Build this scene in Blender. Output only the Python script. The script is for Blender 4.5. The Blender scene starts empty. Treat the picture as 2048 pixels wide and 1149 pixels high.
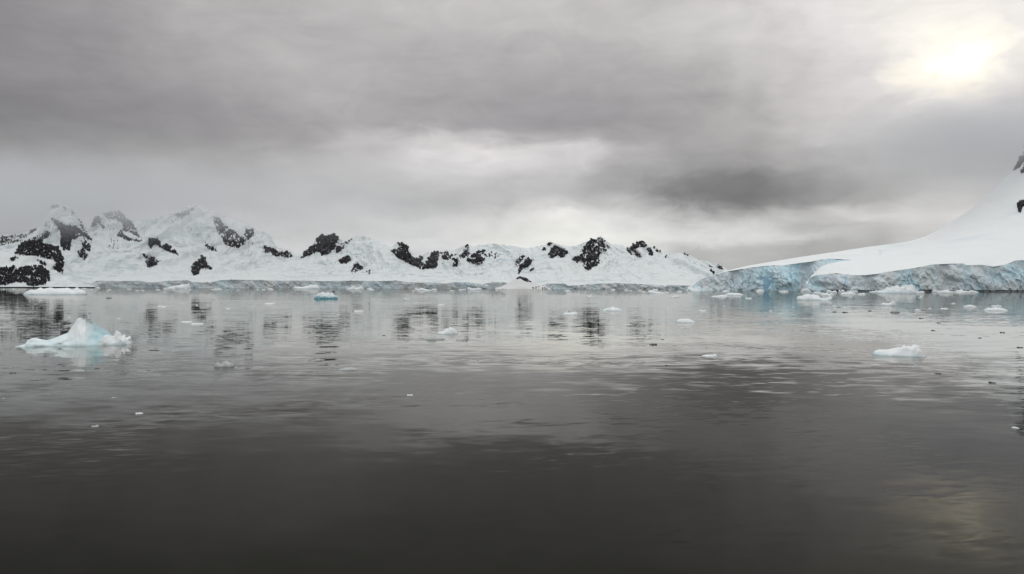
import bpy, bmesh, math, random
import numpy as np
from mathutils import Matrix, Vector

# ------------------------------------------------------------------ scene, camera
S = bpy.context.scene
C = S.collection
F_PX, CAM_H = 1462.0, 4.5          # focal length in pixels of a 2048 px wide frame, eye height over the water
ROLL, PITCH = 0.0026, 1.0 / 1462.0
cam_data = bpy.data.cameras.new('camera')
cam_data.sensor_width = 36.0
cam_data.lens = F_PX / 2048.0 * 36.0
cam_data.clip_start, cam_data.clip_end = 0.1, 60000.0
cam = bpy.data.objects.new('camera', cam_data)
C.objects.link(cam)
ROT = Matrix.Rotation(math.pi / 2 + PITCH, 3, 'X') @ Matrix.Rotation(-ROLL, 3, 'Z')
if (ROT @ Vector((1, 0, 0))).z < 0:
    ROT = Matrix.Rotation(math.pi / 2 + PITCH, 3, 'X') @ Matrix.Rotation(ROLL, 3, 'Z')
cam.matrix_world = Matrix.Translation((0, 0, CAM_H)) @ ROT.to_4x4()
S.camera = cam
RN = np.array(ROT)

def srgb(v):
    v = v / 255.0
    return v / 12.92 if v <= 0.04045 else ((v + 0.055) / 1.055) ** 2.4

def col(r, g, b):
    return (srgb(r), srgb(g), srgb(b), 1.0)

# ------------------------------------------------------------------ node helper
class NT:
    def __init__(self, tree):
        self.t = tree
    def node(self, kind, **kw):
        n = self.t.nodes.new(kind)
        for k, v in kw.items():
            setattr(n, k, v)
        return n
    def link(self, a, b):
        self.t.links.new(a, b)
    def put(self, sock, v):
        if isinstance(v, bpy.types.NodeSocket):
            self.link(v, sock)
        else:
            sock.default_value = v
    def math(self, op, a, b=None, clamp=False):
        n = self.node('ShaderNodeMath', operation=op, use_clamp=clamp)
        self.put(n.inputs[0], a)
        if b is not None:
            self.put(n.inputs[1], b)
        return n.outputs[0]
    def vmath(self, op, a, b=None):
        n = self.node('ShaderNodeVectorMath', operation=op)
        self.put(n.inputs[0], a)
        if b is not None:
            self.put(n.inputs[1], b)
        return n.outputs[0]
    def xyz(self, v):
        n = self.node('ShaderNodeSeparateXYZ')
        self.put(n.inputs[0], v)
        return n.outputs
    def comb(self, x, y, z):
        n = self.node('ShaderNodeCombineXYZ')
        for i, v in enumerate((x, y, z)):
            self.put(n.inputs[i], v)
        return n.outputs[0]
    def noise(self, vec, scale, detail=3, rough=0.5, dist=0.0, dims='3D'):
        n = self.node('ShaderNodeTexNoise', noise_dimensions=dims)
        self.put(n.inputs['Vector'], vec)
        n.inputs['Scale'].default_value = scale
        n.inputs['Detail'].default_value = detail
        n.inputs['Roughness'].default_value = rough
        n.inputs['Distortion'].default_value = dist
        return n
    def ramp(self, fac, stops, mode='LINEAR'):
        n = self.node('ShaderNodeValToRGB')
        r = n.color_ramp
        r.interpolation = mode
        stops = sorted(stops)
        while len(r.elements) < len(stops):
            r.elements.new(1.0)
        for e, (p, c) in zip(r.elements, stops):
            e.position = p
        for e, (p, c) in zip(r.elements, stops):
            e.color = c
        self.put(n.inputs[0], fac)
        return n.outputs[0]
    def mix(self, fac, a, b, mode='MIX'):
        n = self.node('ShaderNodeMix', data_type='RGBA', blend_type=mode)
        self.put(n.inputs[0], fac)
        self.put(n.inputs[6], a)
        self.put(n.inputs[7], b)
        return n.outputs[2]
    def maprange(self, v, a, b, c=0.0, d=1.0, kind='LINEAR'):
        n = self.node('ShaderNodeMapRange', interpolation_type=kind)
        self.put(n.inputs[0], v)
        for i, q in enumerate((a, b, c, d)):
            n.inputs[i + 1].default_value = q
        return n.outputs[0]

# ------------------------------------------------------------------ world: overcast sky
SUN_PX = (1905.0, 115.0)
def px_dir(px, py):
    d = RN @ np.array([(px - 1024.0) / F_PX, (574.5 - py) / F_PX, -1.0])
    return d / np.linalg.norm(d)
sd = px_dir(*SUN_PX)
SUN_AZ, SUN_EL = math.atan2(sd[0], sd[1]), math.asin(sd[2])

world = bpy.data.worlds.new('World')
S.world = world
world.use_nodes = True
W = NT(world.node_tree)
W.t.nodes.clear()
wout = W.node('ShaderNodeOutputWorld')
bg = W.node('ShaderNodeBackground')
W.link(bg.outputs[0], wout.inputs[0])
sky = W.node('ShaderNodeTexSky', sky_type='NISHITA', sun_disc=False)
sky.sun_elevation = SUN_EL
sky.sun_rotation = SUN_AZ
sky.air_density, sky.dust_density = 1.0, 0.5
blue = W.mix(1.0, sky.outputs[0], (0.08, 0.08, 0.08, 1), 'MULTIPLY')
tc = W.node('ShaderNodeTexCoord')
dvec = W.vmath('NORMALIZE', tc.outputs['Generated'])
dx, dy, dz = W.xyz(dvec)
az0 = W.math('MULTIPLY', W.math('ARCTAN2', dx, dy), 180 / math.pi)
el0 = W.math('MULTIPLY', W.math('ARCSINE', dz), 180 / math.pi)
# cloud-sheet coordinates: the sheet hangs level overhead, so it foreshortens towards the horizon
den = W.math('ADD', W.math('MAXIMUM', dz, 0.0), 0.12)
sheet = W.comb(W.math('DIVIDE', dx, den), W.math('DIVIDE', dy, den), 0.0)
ang = W.comb(W.math('MULTIPLY', az0, 0.30), el0, 3.7)
nwarp = W.noise(ang, 0.16, 4, 0.55, 0.4)
w1, w2, _ = W.xyz(nwarp.outputs['Color'])
nwarp2 = W.noise(W.comb(W.math('MULTIPLY', az0, 0.45), el0, 1.3), 0.55, 4, 0.6, 0.5)
v1, v2, _ = W.xyz(nwarp2.outputs['Color'])
az = W.math('ADD', az0, W.math('ADD', W.math('MULTIPLY', W.math('SUBTRACT', w1, 0.5), 6.0), W.math('MULTIPLY', W.math('SUBTRACT', v1, 0.5), 4.5)))
el = W.math('ADD', el0, W.math('ADD', W.math('MULTIPLY', W.math('SUBTRACT', w2, 0.5), 2.0), W.math('MULTIPLY', W.math('SUBTRACT', v2, 0.5), 2.2)))

SKY = {  # column in the photograph -> (row, grey level seen there): the lie of the cloud bands
 0:    [(0,140),(60,142),(130,141),(200,130),(235,130),(265,141),(300,152),(350,158),(400,160),(450,163),(520,168)],
 200:  [(0,157),(60,151),(130,149),(200,139),(240,136),(270,143),(300,152),(350,165),(400,172),(450,180),(520,186)],
 400:  [(0,178),(60,172),(130,162),(180,154),(230,148),(270,151),(300,160),(350,174),(390,190),(430,205),(500,208)],
 600:  [(0,187),(60,179),(120,181),(180,174),(230,158),(270,163),(300,175),(350,188),(390,200),(430,208),(500,207)],
 720:  [(0,188),(60,180),(130,177),(200,169),(240,168),(272,188),(300,193),(350,190),(400,195),(440,208),(500,208)],
 860:  [(0,193),(60,186),(130,175),(200,164),(240,168),(268,206),(300,220),(340,210),(380,192),(410,187),(450,210),(500,216)],
 1000: [(0,196),(60,188),(130,172),(200,158),(245,158),(275,196),(295,224),(330,218),(380,191),(405,187),(440,224),(475,234)],
 1150: [(0,198),(60,190),(130,174),(200,157),(245,154),(275,180),(292,212),(330,202),(380,181),(400,196),(420,233),(450,238),(500,236)],
 1260: [(0,199),(60,192),(130,174),(200,158),(240,153),(270,163),(300,184),(340,170),(380,166),(405,198),(440,226),(470,234),(510,225)],
 1400: [(0,204),(60,200),(130,179),(190,161),(240,164),(300,164),(335,150),(355,126),(395,116),(412,132),(432,184),(455,217),(475,224),(495,186),(540,178)],
 1500: [(0,209),(60,208),(130,195),(190,180),(240,175),(300,163),(330,148),(350,124),(400,108),(415,122),(432,162),(450,195),(470,217),(490,186),(540,166)],
 1600: [(0,218),(60,215),(130,206),(200,195),(260,189),(300,176),(332,166),(355,140),(395,130),(410,146),(424,178),(440,190),(455,174),(470,201),(490,168),(540,163)],
 1690: [(0,226),(60,223),(130,216),(200,206),(260,197),(300,196),(335,180),(360,156),(394,150),(412,194),(428,205),(448,180),(468,193),(490,171),(540,166)],
 1750: [(0,232),(60,229),(130,223),(200,212),(250,203),(290,206),(330,194),(360,176),(395,168),(415,206),(430,210),(450,184),(470,185),(500,173)],
 1850: [(0,238),(60,243),(110,247),(140,252),(172,254),(192,242),(215,220),(250,202),(300,197),(340,200),(370,194),(400,206),(425,212),(460,204),(520,196)],
 1890: [(0,240),(40,245),(75,251),(110,257),(150,264),(178,257),(200,242),(226,218),(255,201),(295,194),(330,199),(370,202),(410,209),(500,202)],
 1935: [(0,240),(35,247),(65,253),(100,262),(140,269),(170,256),(193,238),(220,218),(255,200),(290,192),(330,198),(370,205),(420,210),(500,205)],
 1990: [(0,239),(45,246),(80,252),(105,256),(135,250),(165,232),(200,217),(250,205),(295,198),(330,199),(370,205),(450,206)],
 2040: [(0,234),(60,235),(100,239),(150,228),(200,216),(250,208),(300,202),(330,200),(370,205),(450,206)],
}
def sky_tint(g, deg):
    # cool cast low down, faint warm cast higher; cream where the cloud is thinnest
    t = min(1.0, max(0.0, deg / 12.0))
    L = srgb(min(g, 255)) * (1.0 if g <= 255 else (g / 255.0) ** 6)
    r = 0.975 + 0.06 * t; gg = 1.0 - 0.003 * t; b = 1.0 - 0.002 * t
    if g > 220:
        k = min(1.0, (g - 220) / 35.0)
        r += 0.015 * k; b -= 0.10 * k
    if g > 250:
        b -= 0.08 * min(1.0, (g - 250) / 14.0); gg -= 0.025 * min(1.0, (g - 250) / 14.0)
    if g < 160:
        b += 0.02
    return (L * r, L * gg, L * b, 1.0)
def column_ramp(rows, px):
    stops = []
    for (y, g) in rows:
        d = px_dir(px, y)
        deg = math.degrees(math.asin(d[2]))
        stops.append((max(0.0, deg) / 90.0, sky_tint(g, deg)))
    top = srgb(min(rows[0][1], 240))
    for deg, L in ((30, top * 0.6 + 0.62 * 0.4), (42, 0.82), (65, 1.10), (90, 1.22)):
        stops.append((deg / 90.0, (L, L, L, 1.0)))
    return stops
elf = W.math('DIVIDE', el, 90.0, clamp=True)
cur = None
generic = [(d / 90, (L * 0.99, L, L * 1.005, 1.0)) for d, L in ((0, 0.64), (5, 0.66), (10, 0.58), (15, 0.56), (21, 0.62), (30, 0.70), (42, 0.82), (65, 1.10), (90, 1.22))]
gen = W.ramp(elf, generic)
cols = sorted(SKY)
for i, px in enumerate(cols):
    c = W.ramp(elf, column_ramp(SKY[px], px), 'LINEAR')
    a = math.degrees(math.atan2(px_dir(px, 400)[0], px_dir(px, 400)[1]))
    if cur is None:
        cur = c
    else:
        cur = W.mix(W.maprange(az, last, a, kind='SMOOTHSTEP'), cur, c)
    last = a
cur = W.mix(W.maprange(W.math('ABSOLUTE', az), 37.0, 62.0, kind='SMOOTHSTEP'), cur, gen)
# soft billows and streaks inside the sheet
nb = W.noise(sheet, 1.1, 6, 0.55, 0.6)
ns = W.noise(W.comb(W.math('MULTIPLY', az0, 0.12), W.math('MULTIPLY', el0, 0.55), 9.1), 1.0, 5, 0.6, 0.8)
bil = W.math('ADD', W.math('MULTIPLY', W.math('SUBTRACT', nb.outputs[0], 0.5), 0.30), W.math('MULTIPLY', W.math('SUBTRACT', ns.outputs[0], 0.5), 0.22))
nl = W.noise(W.comb(W.math('MULTIPLY', az0, 0.20), W.math('MULTIPLY', el0, 0.42), 4.4), 1.0, 5, 0.6, 1.2)
bil = W.math('ADD', bil, W.math('MULTIPLY', W.math('SUBTRACT', nl.outputs[0], 0.5), 0.30))
gain = W.math('ADD', bil, 1.0)
cloud = W.mix(1.0, cur, W.comb(gain, gain, gain), 'MULTIPLY')
final = W.mix(0.985, blue, cloud)
W.link(final, bg.inputs[0])
bg.inputs[1].default_value = 1.0
world.cycles.sampling_method = 'MANUAL'
world.cycles.sample_map_resolution = 512

# solid overcast: no shadows anywhere, so the sun is only the bright thin place in the cloud sheet (in SKY above)

S.view_settings.view_transform = 'Standard'
S.view_settings.look = 'None'
S.view_settings.gamma = 1.0
S.view_settings.exposure = 0.0
S.view_settings.use_curve_mapping = False
S.render.engine = 'CYCLES'
S.cycles.use_denoising = True
S.cycles.max_bounces = 8
S.cycles.diffuse_bounces = 4
S.cycles.glossy_bounces = 4
S.cycles.volume_bounces = 2
S.cycles.caustics_reflective = False

# ------------------------------------------------------------------ numeric helpers
def hash2(ix, iy, seed):
    n = (ix.astype(np.int64) * 374761393 + iy.astype(np.int64) * 668265263 + seed * 1274126177) & 0xFFFFFFFF
    n = ((n ^ (n >> 13)) * 1274126177) & 0xFFFFFFFF
    n = (n ^ (n >> 16)) & 0xFFFFFFFF
    return n / 4294967295.0
def gnoise(x, y, seed=0):
    x, y = np.broadcast_arrays(np.asarray(x, float), np.asarray(y, float))
    ix, iy = np.floor(x), np.floor(y)
    fx, fy = x - ix, y - iy
    u, v = fx * fx * fx * (fx * (fx * 6 - 15) + 10), fy * fy * fy * (fy * (fy * 6 - 15) + 10)
    def g(a, b):
        an = hash2(ix + a, iy + b, seed) * 2 * math.pi
        return np.cos(an) * (fx - a) + np.sin(an) * (fy - b)
    n0 = g(0, 0) * (1 - u) + g(1, 0) * u
    n1 = g(0, 1) * (1 - u) + g(1, 1) * u
    return (n0 * (1 - v) + n1 * v) * 1.5
def fbm(x, y, octv=4, seed=0, gain=0.5):
    s, a, f = 0.0, 1.0, 1.0
    for o in range(octv):
        s = s + a * gnoise(x * f + 17.3 * o, y * f - 9.1 * o, seed + o)
        a *= gain; f *= 2.03
    return s
def ridged(x, y, octv=4, seed=0, gain=0.5):
    s, a, f = 0.0, 1.0, 1.0
    for o in range(octv):
        s = s + a * (0.5 - np.abs(gnoise(x * f + 7.7 * o, y * f + 3.3 * o, seed + o)))
        a *= gain; f *= 2.1
    return s
def curve(pts, x):
    p = np.array(sorted(pts), float)
    return np.interp(x, p[:, 0], p[:, 1])
def smooth_cols(a, step, sigma):
    if sigma / step < 0.6:
        return a
    n = int(3 * sigma / step) + 1
    k = np.exp(-0.5 * (np.arange(-n, n + 1) * step / sigma) ** 2); k /= k.sum()
    return np.convolve(np.pad(a, n, mode='edge'), k, mode='valid')
def rays(px, py):
    px, py = np.broadcast_arrays(np.asarray(px, float), np.asarray(py, float))
    d = np.stack([(px - 1024.0) / F_PX, (574.5 - py) / F_PX, -np.ones_like(px)], -1) @ RN.T
    return d / np.hypot(d[..., 0], d[..., 1])[..., None]        # unit horizontal length
def project(P):
    q = (P - np.array([0, 0, CAM_H])) @ RN
    return 1024.0 + F_PX * q[..., 0] / -q[..., 2], 574.5 - F_PX * q[..., 1] / -q[..., 2]
def water_point(px, py):
    d = rays(px, py)
    k = CAM_H / -d[..., 2]
    return d[..., 0] * k, d[..., 1] * k
def water_y(px, r):
    # image row of the waterline at horizontal distance r in image column px
    lo, hi = 560.0, 700.0
    for _ in range(50):
        m = (lo + hi) / 2
        if CAM_H + r * float(rays(px, m)[2]) > 0: lo = m
        else: hi = m
    return lo

def mesh_from(name, verts, faces, mat, smooth=True):
    me = bpy.data.meshes.new(name)
    if isinstance(faces, np.ndarray):
        nf, k = faces.shape
        me.vertices.add(len(verts)); me.vertices.foreach_set('co', np.ascontiguousarray(verts, np.float32).ravel())
        me.loops.add(nf * k); me.loops.foreach_set('vertex_index', np.ascontiguousarray(faces, np.int32).ravel())
        me.polygons.add(nf); me.polygons.foreach_set('loop_start', np.arange(0, nf * k, k, dtype=np.int32))
        me.update(calc_edges=True)
    else:
        me.from_pydata([tuple(v) for v in verts], [], faces)
    me.materials.append(mat)
    me.polygons.foreach_set('use_smooth', np.full(len(me.polygons), smooth, bool))
    me.update()
    return me
def obj(name, me, parent=None):
    o = bpy.data.objects.new(name, me)
    C.objects.link(o)
    if parent is not None:
        o.parent = parent
    return o
def tag(o, label=None, cat=None, group=None, kind=None):
    for k, v in (('label', label), ('category', cat), ('group', group), ('kind', kind)):
        if v is not None:
            o[k] = v
    return o
def grid_faces(nc, nr):
    i = np.arange(nc - 1)[:, None] * nr + np.arange(nr - 1)[None, :]
    i = i.ravel()
    return np.stack([i, i + nr, i + nr + 1, i + 1], -1)

# ------------------------------------------------------------------ materials
def new_mat(name):
    m = bpy.data.materials.new(name)
    m.use_nodes = True
    n = NT(m.node_tree)
    return m, n, m.node_tree.nodes['Principled BSDF']

def make_water():
    m, n, b = new_mat('sea_water')
    g = n.node('ShaderNodeNewGeometry')
    x, y, z = n.xyz(g.outputs['Position'])
    # two crossing trains of long-crested ripples plus finer chop, in metres
    def field(sx, sy, rot, seed, detail, dist):
        c, s = math.cos(rot), math.sin(rot)
        u = n.math('MULTIPLY', n.math('ADD', n.math('MULTIPLY', x, c), n.math('MULTIPLY', y, s)), sx)
        v = n.math('MULTIPLY', n.math('SUBTRACT', n.math('MULTIPLY', y, c), n.math('MULTIPLY', x, s)), sy)
        t = n.noise(n.comb(u, v, seed), 1.0, detail, 0.5, dist)
        return n.vmath('SUBTRACT', t.outputs['Color'], (0.5, 0.5, 0.5))
    patch = n.noise(n.comb(n.math('MULTIPLY', x, 0.016), n.math('MULTIPLY', y, 0.03), 1.7), 1.0, 3, 0.55, 0.5)
    calm = n.maprange(patch.outputs[0], 0.40, 0.62, 0.25, 1.0, 'SMOOTHSTEP')
    f1 = field(0.34, 0.80, 0.10, 0.0, 2, 0.5)
    f2 = field(0.85, 2.0, -0.20, 5.0, 2, 0.4)
    f3 = field(0.030, 0.11, 0.04, 9.0, 2, 0.2)
    def scaled(v, ax, ay, k=None):
        w = n.vmath('MULTIPLY', v, (ax, ay, 0.0))
        if k is not None:
            w = n.vmath('MULTIPLY', w, n.comb(k, k, 0.0))
        return w
    ruf = n.math('MULTIPLY', calm, n.maprange(y, 20.0, 70.0, 1.25, 0.48, 'SMOOTHSTEP'))
    s = n.vmath('ADD', scaled(f1, 0.030, 0.115, ruf), scaled(f2, 0.030, 0.080, ruf))
    s = n.vmath('ADD', s, scaled(f3, 0.004, 0.010))
    gust = n.noise(n.comb(n.math('MULTIPLY', x, 0.07), n.math('MULTIPLY', y, 0.13), 8.8), 1.0, 3, 0.6, 0.6)
    f4 = field(1.3, 4.2, 0.22, 3.0, 2, 0.5)
    s = n.vmath('ADD', s, scaled(f4, 0.05, 0.115, n.maprange(gust.outputs[0], 0.46, 0.66, 0.0, 1.0, 'SMOOTHSTEP')))
    nrm = n.vmath('NORMALIZE', n.vmath('ADD', s, (0.0, 0.0, 1.0)))
    # dark water under a mirror surface that strengthens towards grazing view
    fr = n.node('ShaderNodeFresnel')
    fr.inputs['IOR'].default_value = 1.333
    n.link(nrm, fr.inputs['Normal'])
    fac = n.math('MINIMUM', n.math('MULTIPLY', n.math('POWER', fr.outputs[0], 1.80), 1.62), 0.76)
    n.t.nodes.remove(b)
    body = n.node('ShaderNodeBsdfDiffuse')
    body.inputs['Color'].default_value = (0.0075, 0.0080, 0.0048, 1)
    gl = n.node('ShaderNodeBsdfGlossy')
    gl.inputs['Color'].default_value = (0.99, 0.98, 0.955, 1)
    gl.inputs['Roughness'].default_value = 0.02
    n.link(nrm, gl.inputs['Normal'])
    mx = n.node('ShaderNodeMixShader')
    n.link(fac, mx.inputs[0]); n.link(body.outputs[0], mx.inputs[1]); n.link(gl.outputs[0], mx.inputs[2])
    out = n.t.nodes['Material Output']
    n.link(mx.outputs[0], out.inputs['Surface'])
    return m

def make_snow(name, base, tint, streak):
    m, n, b = new_mat(name)
    g = n.node('ShaderNodeNewGeometry')
    P = g.outputs['Position']
    x, y, z = n.xyz(P)
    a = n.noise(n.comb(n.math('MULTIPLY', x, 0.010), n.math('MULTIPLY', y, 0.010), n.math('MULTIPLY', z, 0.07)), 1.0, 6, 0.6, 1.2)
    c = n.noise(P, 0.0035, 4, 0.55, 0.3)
    fac = n.math('MULTIPLY', n.maprange(a.outputs[0], 0.48, 0.66, 0, 1, 'SMOOTHSTEP'), n.maprange(c.outputs[0], 0.40, 0.60, 0.1 * streak, streak))  # random bluish crevasse streaks; their tint also paints in faint crevasse shading
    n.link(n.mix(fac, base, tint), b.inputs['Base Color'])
    b.inputs['Roughness'].default_value = 0.75
    b.inputs['Specular IOR Level'].default_value = 0.2
    bp = n.node('ShaderNodeBump')
    bp.inputs['Strength'].default_value = 0.25
    bp.inputs['Distance'].default_value = 3.0
    n.link(n.noise(P, 0.05, 5, 0.6, 0.4).outputs[0], bp.inputs['Height'])
    n.link(bp.outputs[0], b.inputs['Normal'])
    return m

def make_rock():
    m, n, b = new_mat('dark_rock')
    g = n.node('ShaderNodeNewGeometry')
    P = g.outputs['Position']
    a = n.noise(P, 0.03, 6, 0.65, 0.8)
    c = n.ramp(a.outputs[0], [(0.3, (0.006, 0.006, 0.008, 1)), (0.52, (0.014, 0.013, 0.016, 1)), (0.70, (0.052, 0.046, 0.046, 1))])
    nx_, ny_, nz_ = n.xyz(g.outputs['True Normal'])
    q = n.noise(P, 0.09, 4, 0.6, 0.5)
    ledge = n.math('ADD', n.math('ABSOLUTE', nz_), n.math('MULTIPLY', n.math('SUBTRACT', q.outputs[0], 0.5), 0.5))
    n.link(n.mix(n.maprange(ledge, 0.93, 1.02, 0.0, 0.8, 'SMOOTHSTEP'), c, (0.62, 0.64, 0.66, 1)), b.inputs['Base Color'])
    b.inputs['Roughness'].default_value = 0.85
    b.inputs['Specular IOR Level'].default_value = 0.08
    bp = n.node('ShaderNodeBump')
    bp.inputs['Strength'].default_value = 0.6
    bp.inputs['Distance'].default_value = 4.0
    n.link(n.noise(P, 0.12, 5, 0.7).outputs[0], bp.inputs['Height'])
    n.link(bp.outputs[0], b.inputs['Normal'])
    return m

def make_glacier(name, scale, pale, blue_c, grey, dirt, deep):
    m, n, b = new_mat(name)
    g = n.node('ShaderNodeNewGeometry')
    P = g.outputs['Position']
    x, y, z = n.xyz(P)
    v1 = n.comb(n.math('MULTIPLY', x, scale), n.math('MULTIPLY', y, scale * 0.4), n.math('MULTIPLY', z, scale * 0.45))
    a = n.noise(v1, 1.0, 5, 0.62, 1.0)
    c = n.mix(n.maprange(a.outputs[0], 0.40, 0.60, 0, 1, 'SMOOTHSTEP'), grey, blue_c)
    v2 = n.comb(n.math('MULTIPLY', x, scale * 2.3), n.math('MULTIPLY', y, scale * 0.8), n.math('ADD', n.math('MULTIPLY', z, scale * 2.2), n.math('MULTIPLY', x, scale * 0.9)))
    d = n.noise(v2, 1.0, 5, 0.65, 1.4)
    c = n.mix(n.maprange(d.outputs[0], 0.53, 0.70, 0, 0.85, 'SMOOTHSTEP'), c, pale)
    e = n.noise(n.vmath('ADD', v1, (31.0, 7.0, 3.0)), 0.7, 4, 0.6, 0.8)
    c = n.mix(n.maprange(e.outputs[0], 0.54, 0.70, 0, 0.6, 'SMOOTHSTEP'), c, dirt)
    f = n.noise(n.vmath('ADD', v1, (3.0, 47.0, 13.0)), 1.3, 4, 0.6, 1.6)
    c = n.mix(n.maprange(f.outputs[0], 0.60, 0.72, 0, 0.8, 'SMOOTHSTEP'), c, deep)
    n.link(c, b.inputs['Base Color'])
    b.inputs['Roughness'].default_value = 0.45
    b.inputs['Specular IOR Level'].default_value = 0.35
    bp = n.node('ShaderNodeBump')
    bp.inputs['Strength'].default_value = 0.5
    bp.inputs['Distance'].default_value = 0.45
    n.link(n.noise(P, scale * 12, 5, 0.65, 0.6).outputs[0], bp.inputs['Height'])
    n.link(bp.outputs[0], b.inputs['Normal'])
    return m

def make_floe(name, white, blue_c, band, fade=0.55):
    # wave-washed ice: snow-white on top, bluer and clearer down to the waterline
    m, n, b = new_mat(name)
    g = n.node('ShaderNodeNewGeometry')
    t = n.node('ShaderNodeTexCoord')
    u = n.xyz(t.outputs['Generated'])
    a = n.noise(t.outputs['Object'], 1.1, 4, 0.55, 0.7)
    low = n.math('ADD', u[2], n.math('MULTIPLY', n.math('SUBTRACT', a.outputs[0], 0.5), 0.7))
    f = n.maprange(low, band, band + fade, 1.0, 0.0, 'SMOOTHSTEP')
    n.link(n.mix(f, white, blue_c), b.inputs['Base Color'])
    b.inputs['Roughness'].default_value = 0.42
    b.inputs['Specular IOR Level'].default_value = 0.35
    b.inputs['Subsurface Weight'].default_value = 0.0
    b.inputs['Subsurface Radius'].default_value = (0.25, 0.55, 0.7)
    b.inputs['Subsurface Scale'].default_value = 0.35
    bp = n.node('ShaderNodeBump')
    bp.inputs['Strength'].default_value = 0.22
    bp.inputs['Distance'].default_value = 0.10
    n.link(n.noise(t.outputs['Object'], 3.0, 6, 0.65).outputs[0], bp.inputs['Height'])
    n.link(bp.outputs[0], b.inputs['Normal'])
    return m

M_WATER = make_water()
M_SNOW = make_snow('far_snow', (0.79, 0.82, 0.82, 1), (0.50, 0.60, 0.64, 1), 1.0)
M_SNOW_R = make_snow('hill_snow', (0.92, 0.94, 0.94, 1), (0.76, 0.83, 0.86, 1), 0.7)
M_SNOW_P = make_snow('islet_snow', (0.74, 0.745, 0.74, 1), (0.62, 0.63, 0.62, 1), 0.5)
M_ROCK = make_rock()
M_FAR_ICE = make_glacier('far_glacier_ice', 0.013, (0.90, 0.93, 0.94, 1), (0.68, 0.80, 0.85, 1), (0.74, 0.78, 0.79, 1), (0.80, 0.78, 0.75, 1), (0.50, 0.60, 0.65, 1))
M_ICE = make_glacier('glacier_ice', 0.013, (0.95, 0.96, 0.96, 1), (0.66, 0.87, 0.95, 1), (0.78, 0.86, 0.90, 1), (0.89, 0.87, 0.84, 1), (0.48, 0.68, 0.79, 1))
M_BLUE = make_glacier('blue_crevice_ice', 0.05, (0.55, 0.76, 0.88, 1), (0.36, 0.62, 0.80, 1), (0.40, 0.64, 0.78, 1), (0.50, 0.70, 0.82, 1), (0.26, 0.50, 0.70, 1))
M_BERG = make_floe('berg_ice', (0.88, 0.92, 0.93, 1), (0.66, 0.83, 0.87, 1), 0.0, 0.6)
def make_pinnacle():
    m = make_floe('pinnacle_ice', (0.92, 0.96, 0.97, 1), (0.76, 0.91, 0.94, 1), 0.0, 0.7)
    n = NT(m.node_tree); b = m.node_tree.nodes['Principled BSDF']
    old = b.inputs['Base Color'].links[0].from_socket
    t = n.node('ShaderNodeTexCoord')
    x, y, z = n.xyz(t.outputs['Object'])
    k = n.noise(t.outputs['Object'], 0.9, 3, 0.5, 0.6)
    q = n.math('ADD', x, n.math('MULTIPLY', n.math('SUBTRACT', k.outputs[0], 0.5), 1.2))
    f = n.math('MULTIPLY', n.maprange(q, 0.55, 1.6, 0, 1, 'SMOOTHSTEP'), n.maprange(q, 2.2, 3.1, 0.75, 0.0, 'SMOOTHSTEP'))
    n.link(n.mix(f, old, (0.42, 0.67, 0.72, 1)), b.inputs['Base Color'])
    return m
M_PINN = make_pinnacle()
M_FLOE = make_floe('floe_ice', (0.92, 0.95, 0.96, 1), (0.62, 0.80, 0.84, 1), 0.05, 0.5)
M_TEAL = make_floe('teal_ice', (0.84, 0.90, 0.93, 1), (0.10, 0.36, 0.44, 1), 0.25, 0.35)
M_GREY = make_floe('clear_grey_ice', (0.50, 0.52, 0.52, 1), (0.20, 0.21, 0.21, 1), 0.1, 0.6)
M_DARK = make_floe('dark_clear_ice', (0.07, 0.075, 0.075, 1), (0.03, 0.032, 0.032, 1), 0.3, 0.5)
M_LUMP = make_floe('dark_brown_hide', (0.03, 0.024, 0.022, 1), (0.02, 0.016, 0.015, 1), 0.3, 0.5)

# ------------------------------------------------------------------ sea
me = mesh_from('sea', [(-9000, -3000, 0), (9000, -3000, 0), (9000, 9000, 0), (-9000, 9000, 0)], [[0, 1, 2, 3]], M_WATER, False)
tag(obj('sea', me), 'calm grey rippled sea water', kind='structure')

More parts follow.
